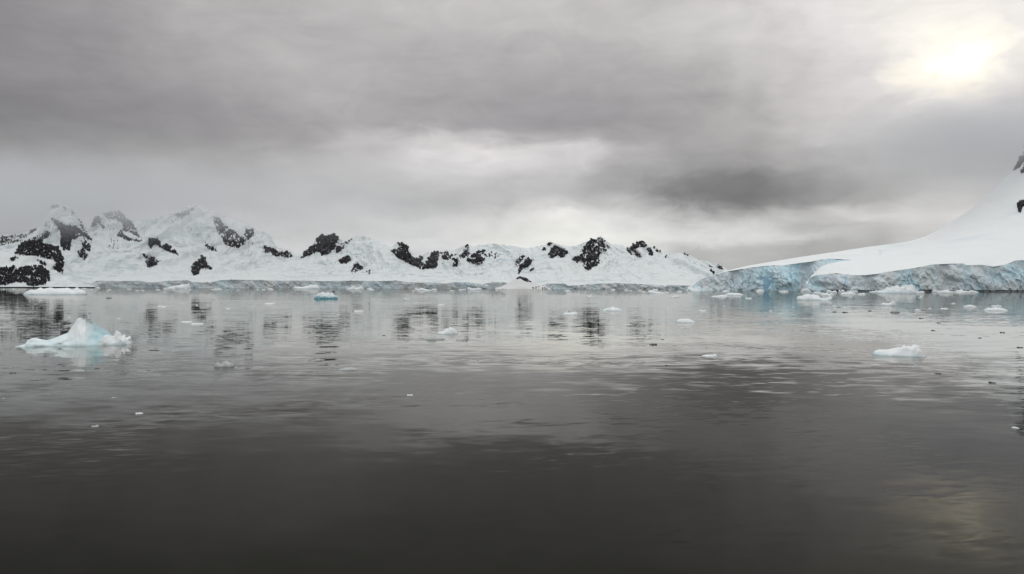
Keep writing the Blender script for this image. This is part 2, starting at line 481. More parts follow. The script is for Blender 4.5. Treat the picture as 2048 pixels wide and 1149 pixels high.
# ------------------------------------------------------------------ terrain layers
def terrain(name, cols_px, sky_pts, foot_pts, r0_pts, r1_pts, rows, mat, power=1.4, blur=55.0, amp=1.0, back=400.0, jag=0.0, rough=1.0, seed=1, flat=0.0, foot_blur=25.0, gully=0.0):
    """Mountain side seen as a skyline: rises from the foot line (image rows) at distance r0 to the crest at r1, then falls away behind."""
    cx = np.asarray(cols_px, float)
    step = float(np.median(np.diff(cx)))
    sky_y = curve(sky_pts, cx)
    if jag:
        sky_y = sky_y + jag * (fbm(cx / 9.0, cx * 0 + 3.1, 3, seed + 5) + 0.4 * gnoise(cx / 2.5, cx * 0, seed + 9))
    foot_y = curve(foot_pts, cx)
    r0, r1 = curve(r0_pts, cx), curve(r1_pts, cx)
    t = np.linspace(0, 1, rows)
    Z0 = CAM_H + r0 * rays(cx, foot_y)[:, 2]
    ny = len(cx)
    R = np.zeros((ny, rows)); Z = np.zeros((ny, rows))
    for j, tt in enumerate(t):
        sig = blur * (1 - tt) ** 0.8
        sy = smooth_cols(sky_y, step, sig)
        Z1 = CAM_H + r1 * rays(cx, sy)[:, 2]
        Z0t = smooth_cols(Z0, step, foot_blur * min(1.0, tt * 4.0))
        g = (1 - flat) * tt ** power + flat * tt
        R[:, j] = r0 + (r1 - r0) * tt
        Z[:, j] = Z0t + (Z1 - Z0t) * g
    D = rays(cx, np.full(ny, 575.0))[:, :2]
    D = D / np.linalg.norm(D, axis=1)[:, None]
    X, Y = D[:, 0:1] * R, D[:, 1:2] * R
    H = np.maximum(Z[:, -1:] - Z0[:, None], 5.0)
    env = (t * (1 - t) * 4.0)[None, :] ** 0.8 * np.minimum(H, 220.0) * 0.22 * amp
    Z = Z + env * (ridged(X / 260.0, Y / 420.0, 4, seed, 0.5) - 0.45) + env * 0.34 * rough * fbm(X / 40.0, Y / 60.0, 3, seed + 3)
    if gully:
        wx = X + 60.0 * fbm(X / 300.0, Z / 160.0, 2, seed + 30)
        gl_ = ridged(wx / 170.0 + 0.25 * Z / 170.0, Z / 420.0 + 3.0, 4, seed + 31, 0.50) - 0.55
        gl_ = gl_ + 0.8 * (ridged(wx / 420.0 - 0.3 * Z / 300.0, Z / 700.0, 2, seed + 37) - 0.5)
        R = R - gully * gl_ * (np.clip(t, 0, 1) ** 0.6)[None, :]
        R = np.maximum.accumulate(np.maximum(R, r0[:, None]), axis=1) + np.linspace(0, 3, rows)[None, :]
        X, Y = D[:, 0:1] * R, D[:, 1:2] * R
    # the far side of the crest
    nb_ = 10
    tb = np.linspace(0, 1, nb_ + 1)[1:]
    Rb = np.maximum(R[:, -1:], r1[:, None]) + back * tb[None, :]
    Zb = Z[:, -1:] * (1 - tb[None, :]) ** 1.3 - 6.0 * tb[None, :]
    X = np.concatenate([X, D[:, 0:1] * Rb], 1); Y = np.concatenate([Y, D[:, 1:2] * Rb], 1); Z = np.concatenate([Z, Zb], 1)
    P = np.stack([X, Y, Z], -1)
    o = obj(name, mesh_from(name, P.reshape(-1, 3), grid_faces(ny, rows + nb_), mat))
    tag(o, kind='structure')
    return o, P

def inside(U, V, poly):
    res = np.zeros(U.shape, bool)
    n = len(poly)
    for i in range(n):
        x1, y1 = poly[i]; x2, y2 = poly[(i + 1) % n]
        if y1 == y2:
            continue
        cond = ((V < y1) != (V < y2)) & (U < (x2 - x1) * (V - y1) / (y2 - y1) + x1)
        res ^= cond
    return res

def outcrop(parent, P, poly, snowy=0.25, lift=2.0, crag=6.0, seed=0, ragged=1.0, label=None, front=None, speck=None):
    """Bare rock standing proud of the snow: its outline is ragged, its rim dips under the snow."""
    if P.shape[0] > 3:
        u0 = project(P[:, 0])[0]
        lo_, hi_ = min(p[0] for p in poly) - 12, max(p[0] for p in poly) + 12
        sel = np.where((u0 > lo_) & (u0 < hi_))[0]
        if len(sel) < 4:
            return None
        P = P[sel[0]:sel[-1] + 1]
    U, V = project(P)
    nc, nr = U.shape
    jrow = nr - 10 if front is None else front
    dU = U + ragged * (1.6 * gnoise(U / 6, V / 5, seed) + 2.2 * gnoise((U + V) / 2.4, (V - U) / 5.5, seed + 1) + 0.9 * gnoise(U / 1.6, V / 1.6, seed + 5))
    dV = V + ragged * (1.4 * gnoise(U / 6, V / 4, seed + 2) + 2.0 * gnoise((U - 0.6 * V) / 2.2, (V + 0.6 * U) / 6.0, seed + 3))
    m = inside(dU, dV, poly) if speck is None else inside(U, V, poly)
    if speck is None:
        k = max(0.0, snowy + 0.05)
        s1 = np.abs(gnoise((U + 0.5 * V) / 5.0, (V - 0.5 * U) / 30.0, seed + 7)) < 0.22 * k
        s2 = np.abs(gnoise((U - 1.1 * V) / 7.0, (V + 1.1 * U) / 40.0, seed + 17)) < 0.30 * k
        sn = gnoise((U + 0.8 * V) / 16.0, (V - 0.5 * U) / 4.0, seed + 27) + 0.35 * gnoise(U / 3.0, V / 2.2, seed + 8)
        m &= ~(s1 | s2) & (sn < (0.95 - 1.5 * snowy))
    else:
        sp = gnoise((U - 0.5 * V) / 3.6, (V + 0.5 * U) / 2.2, seed + 7) + 0.5 * gnoise(U / 1.8, V / 1.5, seed + 8) + 0.5 * gnoise(U / 30.0, V / 20.0, seed + 9)
        m &= sp > speck
    m[:, jrow + 1:] = False
    fm = (m[:-1, :-1].astype(int) + m[1:, :-1] + m[1:, 1:] + m[:-1, 1:]) >= 3
    if fm.sum() < 2:
        return None
    used = np.zeros(U.shape, bool); cnt = np.zeros(U.shape, int)
    for a, b in ((0, 0), (1, 0), (1, 1), (0, 1)):
        sl = (slice(a, nc - 1 + a), slice(b, nr - 1 + b))
        used[sl] |= fm; cnt[sl] += fm
    i0, i1 = np.where(used.any(1))[0][[0, -1]]
    sub = slice(max(i0 - 1, 0), i1 + 2)
    Q = P[sub]
    du = np.gradient(Q, axis=0); dv = np.gradient(Q, axis=1)
    N = np.cross(du, dv)
    N /= np.linalg.norm(N, axis=-1)[..., None] + 1e-9
    N[N[..., 2] < 0] *= -1
    full = (cnt[sub] == 4)
    off = np.where(full, np.maximum(lift + crag * ridged(U[sub] / 7.0, V[sub] / 9.0, 3, seed + 11) * 1.3 + crag * 0.5 * gnoise(U[sub] / 2.2, V[sub] / 2.2, seed + 12), 0.5 * lift), 0.05 * lift)
    Q = Q + N * off[..., None]
    us = used[sub]
    idx = -np.ones(us.shape, int); idx[us] = np.arange(us.sum())
    f = fm[max(i0 - 1, 0):i1 + 1]
    ii, jj = np.where(f[:us.shape[0] - 1])
    F = np.stack([idx[ii, jj], idx[ii + 1, jj], idx[ii + 1, jj + 1], idx[ii, jj + 1]], -1)
    o = obj('rock_outcrop', mesh_from('rock_outcrop', Q[us], F, M_ROCK, False), parent)
    if label:
        o['label'] = label
    return o

FAR_SKY = [(-700,500),(-500,480),(-150,466),(0,470),(30,468),(60,462),(85,450),(96,432),(102,410),(115,406),(130,410),(145,418),(155,433),(165,445),(178,456),(186,445),(195,431),(210,424),(225,418),(236,420),(250,431),(262,437),(280,440),(300,438),(320,433),(340,428),(355,424),(370,417),(390,408),(400,409),(415,417),(430,423),(450,431),(470,440),(490,448),(510,456),(530,463),(541,471),(548,485),(556,494),(575,500),(590,506),(605,508),(615,500),(628,485),(635,474),(645,469),(655,471),(667,466),(678,474),(690,482),(700,478),(712,473),(725,472),(740,476),(755,482),(770,490),(782,496),(794,484),(812,486),(818,500),(830,508),(845,510),(856,503),(866,501),(880,503),(895,500),(915,498),(926,494),(935,488),(945,494),(960,490),(980,486),(1000,488),(1015,490),(1030,492),(1045,494),(1060,492),(1075,490),(1090,488),(1098,483),(1102,481),(1108,487),(1120,490),(1140,492),(1160,488),(1172,484),(1182,479),(1192,479),(1202,473),(1213,483),(1225,490),(1245,490),(1252,493),(1265,488),(1275,484),(1287,480),(1298,489),(1310,492),(1325,502),(1345,504),(1370,508),(1395,517),(1420,525),(1440,530),(1455,540),(1480,556),(1520,573),(1600,580)]
CLIFF_TOP = [(-700,572),(60,572),(110,571),(120,563),(140,562),(165,564),(183,568),(187,564),(200,562),(240,563),(280,562),(298,566),(310,565),(330,563),(375,561),(385,565),(420,566),(440,561),(470,560),(520,561),(560,562),(600,562),(650,563),(700,562),(760,563),(790,562),(830,566),(860,565),(890,568),(910,565),(940,566),(965,569),(985,565),(1010,566),(1025,571),(1085,571),(1095,568),(1130,568),(1136,572),(1160,571),(1200,568),(1240,567),(1280,569),(1325,571),(1330,574),(1335,571),(1380,572),(1440,573),(1600,578)]
R0_FAR = [(-700,3200),(0,3000),(600,2700),(1000,2350),(1400,2250),(1600,2250)]
R1_FAR = [(-700,4200),(0,3900),(400,4000),(600,3500),(1000,3100),(1200,2950),(1600,2900)]

cols_far = np.concatenate([np.arange(-700, -30, 8.0), np.arange(-30, 1560, 0.8)])
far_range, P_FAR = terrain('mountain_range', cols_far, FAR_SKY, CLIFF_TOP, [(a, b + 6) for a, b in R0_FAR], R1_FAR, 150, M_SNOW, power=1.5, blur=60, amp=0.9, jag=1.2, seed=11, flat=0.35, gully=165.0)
far_range['label'] = 'snow-covered mountain range with dark rock outcrops across the bay'

FAR_ROCKS = [
 ([(97,434),(115,441),(127,448),(152,452),(164,462),(180,472),(187,489),(172,476),(160,474),(143,482),(141,501),(127,503),(119,491),(123,476),(117,460),(107,443)],0.04),
 ([(164,482),(178,484),(181,497),(176,511),(170,524),(152,507),(164,497)],0.1),
 ([(98,410),(117,410),(118,415),(103,418)],0.0), ([(124,412),(136,417),(128,422)],0.0), ([(141,420),(152,429),(143,432)],0.1),
 ([(154,436),(164,446),(176,468),(163,459)],0.2),
 ([(-150,470),(0,471),(20,471),(49,468),(80,453),(64,467),(45,483),(20,488),(0,491),(-150,495)],0.30),
 ([(62,477),(82,468),(98,460),(105,468),(90,480),(76,482)],0.22),
 ([(183,449),(195,430),(206,440),(202,448),(216,459),(204,457),(197,447),(184,457)],0.06),
 ([(206,430),(217,421),(236,421),(249,433),(263,443),(276,466),(287,477),(270,472),(257,464),(241,463),(246,450),(235,441),(216,437)],0.16),
 ([(233,471),(242,460),(251,471),(263,479),(286,480),(278,486),(256,483),(243,476)],0.05),
 ([(297,476),(315,476),(321,486),(337,489),(350,502),(360,513),(344,508),(331,502),(319,496),(308,488),(302,502),(297,491)],0.0),
 ([(282,502),(291,510),(296,516),(308,514),(316,521),(324,519),(312,533),(295,537),(291,524)],0.08),
 ([(381,532),(400,519),(403,512),(411,516),(414,526),(425,540),(411,539),(401,539),(397,551),(387,551),(382,542)],-0.1),
 ([(347,430),(365,423),(397,410),(380,428),(367,437),(356,438)],0.18),
 ([(425,433),(438,436),(448,451),(470,463),(480,471),(494,480),(482,496),(468,497),(451,492),(442,474),(432,458)],0.14),
 ([(490,458),(508,459),(506,472),(495,482),(490,472)],0.08),
 ([(410,484),(425,494),(443,504),(425,503),(412,494)],0.2),
 ([(526,488),(540,496),(560,504),(573,502),(588,513),(573,518),(560,512),(548,516),(541,506),(532,510),(526,503)],0.12),
 ([(601,518),(610,503),(622,491),(634,490),(632,478),(644,469),(655,471),(667,466),(680,480),(672,488),(668,502),(656,500),(645,512),(634,504),(620,512)],0.02),
 ([(636,500),(656,497),(664,503),(654,512),(643,512)],-0.05),
 ([(668,494),(687,486),(711,472),(701,483),(688,496),(682,506),(672,508)],0.3),
 ([(677,521),(692,512),(704,519),(697,526),(681,530)],-0.05),
 ([(705,530),(712,521),(717,529),(723,531),(727,541),(716,543),(703,549)],0.1),
 ([(728,545),(742,538),(740,551)],0.3),
 ([(778,500),(791,500),(800,494),(793,484),(815,489),(818,508),(831,519),(845,528),(866,533),(873,537),(844,540),(830,534),(820,529),(804,522),(792,514)],0.05),
 ([(831,520),(839,513),(849,517),(842,525)],0.05),
 ([(852,527),(863,505),(874,501),(879,507),(875,525),(873,538),(854,538)],-0.1),
 ([(877,507),(895,502),(900,510),(916,509),(902,518),(888,523),(882,512)],0.3),
 ([(903,519),(917,515),(916,534),(901,536),(908,524)],0.12),
 ([(915,513),(927,505),(925,498),(934,488),(944,505),(937,515),(923,518)],0.22),
 ([(931,522),(944,510),(957,501),(975,501),(963,510),(972,517),(965,527),(955,532),(945,528)],0.12),
 ([(966,510),(980,506),(988,508),(998,502),(1003,510),(989,518),(974,516)],0.28),
 ([(1030,525),(1037,514),(1051,509),(1046,523),(1030,537)],0.2),
 ([(1040,532),(1055,516),(1064,519),(1064,528),(1055,536),(1045,539),(1038,550),(1035,543)],0.0),
 ([(1053,546),(1066,535),(1070,538),(1061,545)],0.1),
 ([(1083,503),(1089,495),(1093,501)],0.05), ([(1093,490),(1101,482),(1106,487),(1099,493)],0.0),
 ([(1096,508),(1109,491),(1127,497),(1138,505),(1125,517),(1115,513),(1105,517),(1097,515)],0.05),
 ([(1142,523),(1146,514),(1160,511),(1162,500),(1172,490),(1181,479),(1191,480),(1202,473),(1214,487),(1222,498),(1209,494),(1213,503),(1200,509),(1198,518),(1201,528),(1178,543),(1167,537),(1165,525),(1153,526)],0.18),
 ([(1251,500),(1267,490),(1285,481),(1294,489),(1292,496),(1281,494),(1268,501),(1282,508),(1282,518),(1270,513),(1261,509)],0.15),
 ([(1292,498),(1301,495),(1309,511),(1300,512)],0.05), ([(1304,494),(1311,495),(1322,504),(1312,505)],0.15),
 ([(1367,506),(1380,507),(1373,514)],0.1), ([(1418,538),(1431,547),(1425,550)],0.0), ([(1434,528),(1451,541),(1440,538)],0.0), ([(1415,528),(1427,534),(1417,535)],0.1),
 ([(1328,512),(1334,510),(1331,517)],0.0), ([(1175,470),(1180,478),(1173,484)],0.2),
]
for k, (poly, sn) in enumerate(FAR_ROCKS):
    outcrop(far_range, P_FAR, poly, sn, seed=100 + 13 * k)

SPECKS = [([(-30,455),(60,452),(92,436),(100,408),(150,415),(190,432),(240,418),(300,440),(300,490),(190,505),(120,500),(60,486),(-30,500)],0.62),
 ([(330,425),(395,406),(470,438),(520,458),(545,480),(520,500),(440,510),(400,470),(340,450)],0.70), ([(600,520),(620,485),(665,464),(760,480),(760,540),(700,550),(660,520)],0.68),
 ([(855,500),(935,488),(1060,490),(1075,550),(1000,530),(900,540),(860,530)],0.72), ([(1080,500),(1180,476),(1205,472),(1300,482),(1330,505),(1290,525),(1190,540),(1100,520)],0.72), ([(1330,505),(1400,518),(1455,540),(1440,555),(1380,550)],0.78)]
for k, (poly, th) in enumerate(SPECKS):
    o = outcrop(far_range, P_FAR, poly, 0, lift=1.5, crag=1.5, seed=2000 + 31 * k, speck=th)
    if o:
        o.name = 'scattered_rock'; o['kind'] = 'stuff'

# dark headland nearer on the left
HEAD_SKY = [(-700,520),(-300,505),(-120,500),(0,500),(25,497),(38,489),(47,481),(80,480),(90,487),(115,494),(124,505),(134,528),(150,549),(168,566),(200,577)]
cols_head = np.concatenate([np.arange(-700, -30, 8.0), np.arange(-30, 190, 1.0)])
HEAD_FOOT = [(x, 574.6 - 0.5 * max(0, 1 - abs(x) / 3000)) for x in (-700, 0, 100, 200)]
head, P_HEAD = terrain('headland', cols_head, HEAD_SKY, [(-700, 573.5), (0, 574.0), (200, 574.4)], [(-700,2700),(0,2600),(200,2600)], [(-700,2950),(0,2900),(200,2800)], 110, M_SNOW, power=1.0, blur=25, amp=0.9, jag=1.0, seed=31, back=250, gully=40.0)
head['label'] = 'dark rocky snow-streaked headland at the left shore'
HEAD_ROCKS = [
 ([(29,508),(43,487),(53,481),(82,480),(87,489),(115,494),(122,507),(126,521),(125,549),(105,538),(112,524),(88,516),(62,512),(40,512)],0.10),
 ([(-400,535),(0,538),(31,532),(35,538),(49,534),(76,531),(98,543),(101,560),(90,570),(70,573),(55,572),(51,566),(35,565),(12,571),(-400,568)],0.09),
 ([(16,518),(30,513),(37,518),(24,524)],0.15), ([(70,517),(84,520),(97,530),(90,533),(76,525)],0.15),
]
for k, (poly, sn) in enumerate(HEAD_ROCKS):
    outcrop(head, P_HEAD, poly, sn, lift=3.0, crag=5.0, seed=900 + 17 * k)

# small snow islet before the far glacier front
ISLE_SKY = [(985,579.5),(1000,574),(1015,567.5),(1030,559.5),(1039,554),(1050,557),(1062,563),(1076,568.5),(1090,573.5),(1104,579),(1112,581)]
isle, P_ISLE = terrain('snow_islet', np.arange(985, 1113, 0.75), ISLE_SKY, [(985, 578.8), (1113, 579.1)], [(985,2180),(1113,2180)], [(985,2260),(1113,2260)], 40, M_SNOW_P, power=0.8, blur=6, amp=0.5, seed=51, back=60)
isle['label'] = 'small pale snow islet with a dark rock rib before the far glacier'
outcrop(isle, P_ISLE, [(1028,559),(1038,551),(1050,555),(1064,565),(1048,563),(1041,558)], -0.1, lift=1.5, crag=1.5, seed=77, ragged=0.6)
outcrop(isle, P_ISLE, [(1062,575),(1078,573),(1094,576),(1096,580),(1070,580)], 0.3, lift=0.8, crag=1.0, seed=79, ragged=0.5)

# ------------------------------------------------------------------ ice cliffs
def cliff(name, cols_px, top_pts, r_pts, rows, mat, depth, seed, notch=0.0, wl=60.0, bays=(), lean=4.0, parent=None, top_var=1.2):
    cx = np.asarray(cols_px, float)
    r = curve(r_pts, cx)
    for (bc, bw, bd) in bays:
        r = r + bd * np.exp(-((cx - bc) / bw) ** 2)
    top = curve(top_pts, cx)
    D = rays(cx, np.full(len(cx), 575.0))[:, :2]
    D = D / np.linalg.norm(D, axis=1)[:, None]
    ztop = CAM_H + r * rays(cx, top)[:, 2]
    along = np.concatenate([[0], np.cumsum(np.hypot(*(np.diff(D * r[:, None], axis=0).T)))])
    ztop = np.maximum(ztop + top_var * fbm(along / (wl * 0.3), along * 0 + seed, 3, seed), 1.0)
    t = np.linspace(0, 1, rows)
    Z = -2.0 + (ztop[:, None] + 2.0) * t[None, :]
    A = np.repeat(along[:, None], rows, 1)
    sl = A + 0.5 * Z
    d = depth * (1.2 * fbm(sl / wl, Z / (wl * 0.9), 3, seed + 1) + 0.5 * ridged(sl / (wl * 0.35), Z / (wl * 0.5), 3, seed + 2) + 0.18 * gnoise(A / 5.0, Z / 6.0, seed + 3))
    crack = np.clip(1 - np.abs(gnoise(A / (wl * 0.30) + 0.25 * gnoise(A / 9.0, Z / 7.0, seed + 21), Z / (wl * 1.6) + 5.0, seed + 20)) / 0.07, 0, 1)
    d = d + depth * 0.5 * crack * (gnoise(A / (wl * 0.8), Z / wl, seed + 22) > -0.1)
    # fractured slabs: steps in depth from a coarse cell pattern
    cell = np.floor(A / (wl * 0.28) + 0.8 * gnoise(A / 23.0, Z / 17.0, seed + 4) + Z / (wl * 0.9))
    d = d + depth * 0.55 * (hash2(cell, np.floor(Z / (wl * 0.22) + 0.7 * gnoise(A / 19.0, Z / 13.0, seed + 6)), seed + 5) - 0.5)
    d = d * (0.35 + 0.65 * np.sin(np.pi * np.clip(t * 0.85 + 0.12, 0, 1)))[None, :] + lean * t[None, :] ** 1.5
    if notch:
        wob = 0.6 + 0.8 * gnoise(along / 35.0, along * 0, seed + 8)
        nz = np.clip(1.0 - (Z - 0.0) / (1.0 + 1.6 * np.clip(wob, 0, 1.5))[:, None], 0, 1)
        d = d + notch * (nz > 0.02) * (0.4 + 0.6 * nz) * np.clip(wob, 0, 1.2)[:, None]
    Rr = r[:, None] + d
    P = np.stack([D[:, 0:1] * Rr, D[:, 1:2] * Rr, Z], -1)
    # cap running back under the snow
    cap = P[:, -1:, :].copy()
    cap[..., 0] += D[:, 0:1] * (25 + lean); cap[..., 1] += D[:, 1:2] * (25 + lean); cap[..., 2] += 0.3
    P = np.concatenate([P, cap], 1)
    o = obj(name, mesh_from(name, P.reshape(-1, 3), grid_faces(len(cx), rows + 1), mat, False), parent)
    if parent is None:
        tag(o, kind='structure')
    return o, P

fc, P_FC = cliff('far_glacier_front', np.arange(108, 1480, 1.0), CLIFF_TOP, R0_FAR, 20, M_FAR_ICE, 6.5, 5, wl=70.0, lean=3.0, top_var=2.8)
fc['label'] = 'low blue-grey glacier front along the far shore'

# right-hand ice hill: back shoulder and near shoulder
HILL_A_SKY = [(1376,581),(1385,573),(1400,559),(1430,549),(1455,541),(1500,531),(1550,522.5),(1600,514.5),(1650,507),(1700,500),(1740,496),(1780,500),(1830,520)]
A_TOP = [(1372,582),(1380,576),(1388,570),(1400,560),(1430,550),(1455,543),(1500,536),(1520,533.5),(1545,531),(1565,531.5),(1590,528),(1620,524),(1645,519.5),(1660,518),(1700,520),(1760,525)]
R_A = [(1372,1330),(1450,1330),(1550,1310),(1620,1320),(1700,1340),(1830,1350)]
hillA, P_A = terrain('ice_shoulder', np.arange(1376, 1760, 1.0), HILL_A_SKY, A_TOP, [(a, b + 12) for a, b in R_A], [(a, b + 160) for a, b in R_A], 40, M_SNOW_R, power=0.9, blur=6, amp=0.15, rough=0.15, seed=61, back=150)
hillA['label'] = 'long low snow shoulder tapering down to the sea'
cA, P_CA = cliff('shoulder_ice_cliff', np.arange(1372, 1740, 0.8), A_TOP, R_A, 64, M_ICE, 6.0, 21, wl=46.0, lean=8.0, bays=((1470,14,10),(1606,22,20)))
cA['label'] = 'grey and blue ice cliff on the tapering shoulder'

seam, _ = cliff('blue_ice_seam', np.arange(1525, 1543, 0.6), [(1525,574),(1527,564),(1529,553),(1532,549),(1535,557),(1538,556),(1541,570),(1543,579)], [(1525,1317),(1533,1309),(1543,1317)], 30, M_BLUE, 1.5, 88, wl=20.0, lean=4.0, parent=cA)

HILL_B_SKY = [(1612,581),(1616,562),(1622,553),(1634,541),(1646,527),(1653,518),(1668,507),(1685,502),(1700,499.5),(1740,493.5),(1780,488.5),(1800,486),(1825,481),(1850,473),(1875,461),(1900,446),(1925,430),(1950,412),(1975,390),(1995,371),(2010,355),(2025,342),(2035,325),(2048,300),(2080,262),(2140,220),(2250,190),(2500,210)]
B_TOP = [(1612,581),(1615,570),(1619,557),(1630,551),(1650,549.5),(1672,547),(1690,549),(1705,551),(1730,551),(1755,548),(1775,544),(1800,541),(1850,533),(1865,529.5),(1900,528),(1925,527.5),(1932,531),(1965,530),(1985,534),(2010,530),(2030,522),(2060,519),(2150,515),(2500,520)]
R_B = [(1612,1215),(1700,1200),(1800,1230),(1900,1290),(2048,1400),(2500,1500)]
R_B1 = [(1612,1260),(1660,1390),(1750,1560),(1900,1850),(2048,2000),(2500,2200)]
cols_b = np.concatenate([np.arange(1612, 2080, 1.0), np.arange(2084, 2500, 6.0)])
hillB, P_B = terrain('snow_hill', cols_b, HILL_B_SKY, B_TOP, [(a, b + 10) for a, b in R_B], R_B1, 90, M_SNOW_R, power=1.0, blur=45, foot_blur=70.0, amp=0.25, rough=0.25, seed=71, back=300)
hillB['label'] = 'smooth white snow hill rising steeply to the right edge'
outcrop(hillB, P_B, [(2036,424),(2033,408),(2040,400),(2060,398),(2080,404),(2062,410),(2046,414),(2042,428)], -0.1, lift=2.0, crag=1.5, seed=301, ragged=0.5)
outcrop(hillB, P_B, [(2024,344),(2032,326),(2042,306),(2056,292),(2070,300),(2052,318),(2040,336)], 0.1, lift=2.0, crag=3.0, seed=303)
outcrop(hillB, P_B, [(2040,348),(2052,326),(2075,310),(2090,330),(2060,344)], 0.1, lift=2.0, crag=3.0, seed=305)
cB, P_CB = cliff('hill_ice_cliff', np.concatenate([np.arange(1612, 2080, 0.8), np.arange(2084, 2500, 4.0)]), B_TOP, R_B, 56, M_ICE, 5.5, 43, notch=7.0, wl=44.0, lean=6.0, bays=((1660,14,5),(1740,18,12),(1890,12,10),(1990,14,8)))
cB['label'] = 'blue-grey ice cliff under the snow hill with a dark undercut waterline'

# ------------------------------------------------------------------ floating ice
rnd = random.Random(4)
def place(px, py):
    X, Y = water_point(px, py)
    return float(X), float(Y)

def floe_mesh(name, w, d, h, mat, seed, profile=None, n_u=28, n_v=14, rough=0.25, pw=2.0):
    """Closed lump of ice: traced height profile along its length, uneven rounded cross-section, shallow keel under water."""
    u = np.linspace(0, 1, n_u); v = np.linspace(-1, 1, n_v)
    if profile is None:
        r = random.Random(seed)
        k = r.randint(4, 7)
        pts = [(0, 0.12)] + [((i + 1) / (k + 1) + r.uniform(-.05, .05), r.uniform(0.35, 1.0)) for i in range(k)] + [(1, 0.12)]
        m = max(p[1] for p in pts)
        profile = [(a, b / m) for a, b in pts]
    Hh = curve(profile, u)
    wid = (np.clip(1 - np.abs(2 * u - 1) ** 2.6, 0, 1)) ** 0.55 * (1 + 0.30 * fbm(u * 4, u * 0 + seed * 0.37, 2, seed))
    wid = np.maximum(wid, 0.06)
    off = 0.25 * fbm(u * 3, u * 0 + 5.0 + seed, 2, seed + 2)
    U, V = np.meshgrid(u, v, indexing='ij')
    X = (U - 0.5) * w
    Yy = (V * wid[:, None] + off[:, None]) * d * 0.5
    X = X + 0.05 * w / 3 * fbm(U * 6, V * 3, 2, seed + 4)
    cross = (1 - np.abs(V) ** pw)
    Z = Hh[:, None] * h * cross * (1 + rough * fbm(U * 7, V * 3, 3, seed + 6)) 
    Z = np.where(cross <= 1e-6, -0.06 * h - 0.02, Z - 0.02)
    Z[0, :] = -0.05; Z[-1, :] = -0.05
    top = np.stack([X, Yy, Z], -1).reshape(-1, 3)
    bot = np.stack([X * 0.96, Yy * 0.96, np.full_like(Z, -0.30 * h - 0.08)], -1).reshape(-1, 3)
    N = n_u * n_v
    F = grid_faces(n_u, n_v)
    faces = F.tolist() + (F[:, ::-1] + N).tolist()
    ring = [i * n_v for i in range(n_u)] + [(n_u - 1) * n_v + j for j in range(1, n_v)] + [i * n_v + n_v - 1 for i in range(n_u - 2, -1, -1)] + [j for j in range(n_v - 2, 0, -1)]
    for a, b in zip(ring, ring[1:] + ring[:1]):
        faces.append([b, a, a + N, b + N])
    return mesh_from(name, np.concatenate([top, bot]), faces, mat)

def floe(name, x0, x1, wl, top, mat, label, cat='ice floe', group=None, profile=None, seed=None, depth=0.6, pw=2.0, rough=0.25, n_u=28, n_v=14):
    px = (x0 + x1) / 2
    X, Y = place(px, wl)
    r = math.hypot(X, Y)
    w = (x1 - x0) / F_PX * Y * Y / r
    h = max((wl - top) / F_PX * Y, 0.02)
    seed = rnd.randint(1, 9999) if seed is None else seed
    o = obj(name, floe_mesh(name, w, max(w * depth, 0.05), h, mat, seed, profile, n_u, n_v, rough, pw))
    o.location = (X * (1 + 0.3 * w * depth / Y), Y + 0.3 * w * depth, 0)
    o.rotation_euler = (0, 0, -math.atan2(X, Y))
    tag(o, label, cat, group)
    return o

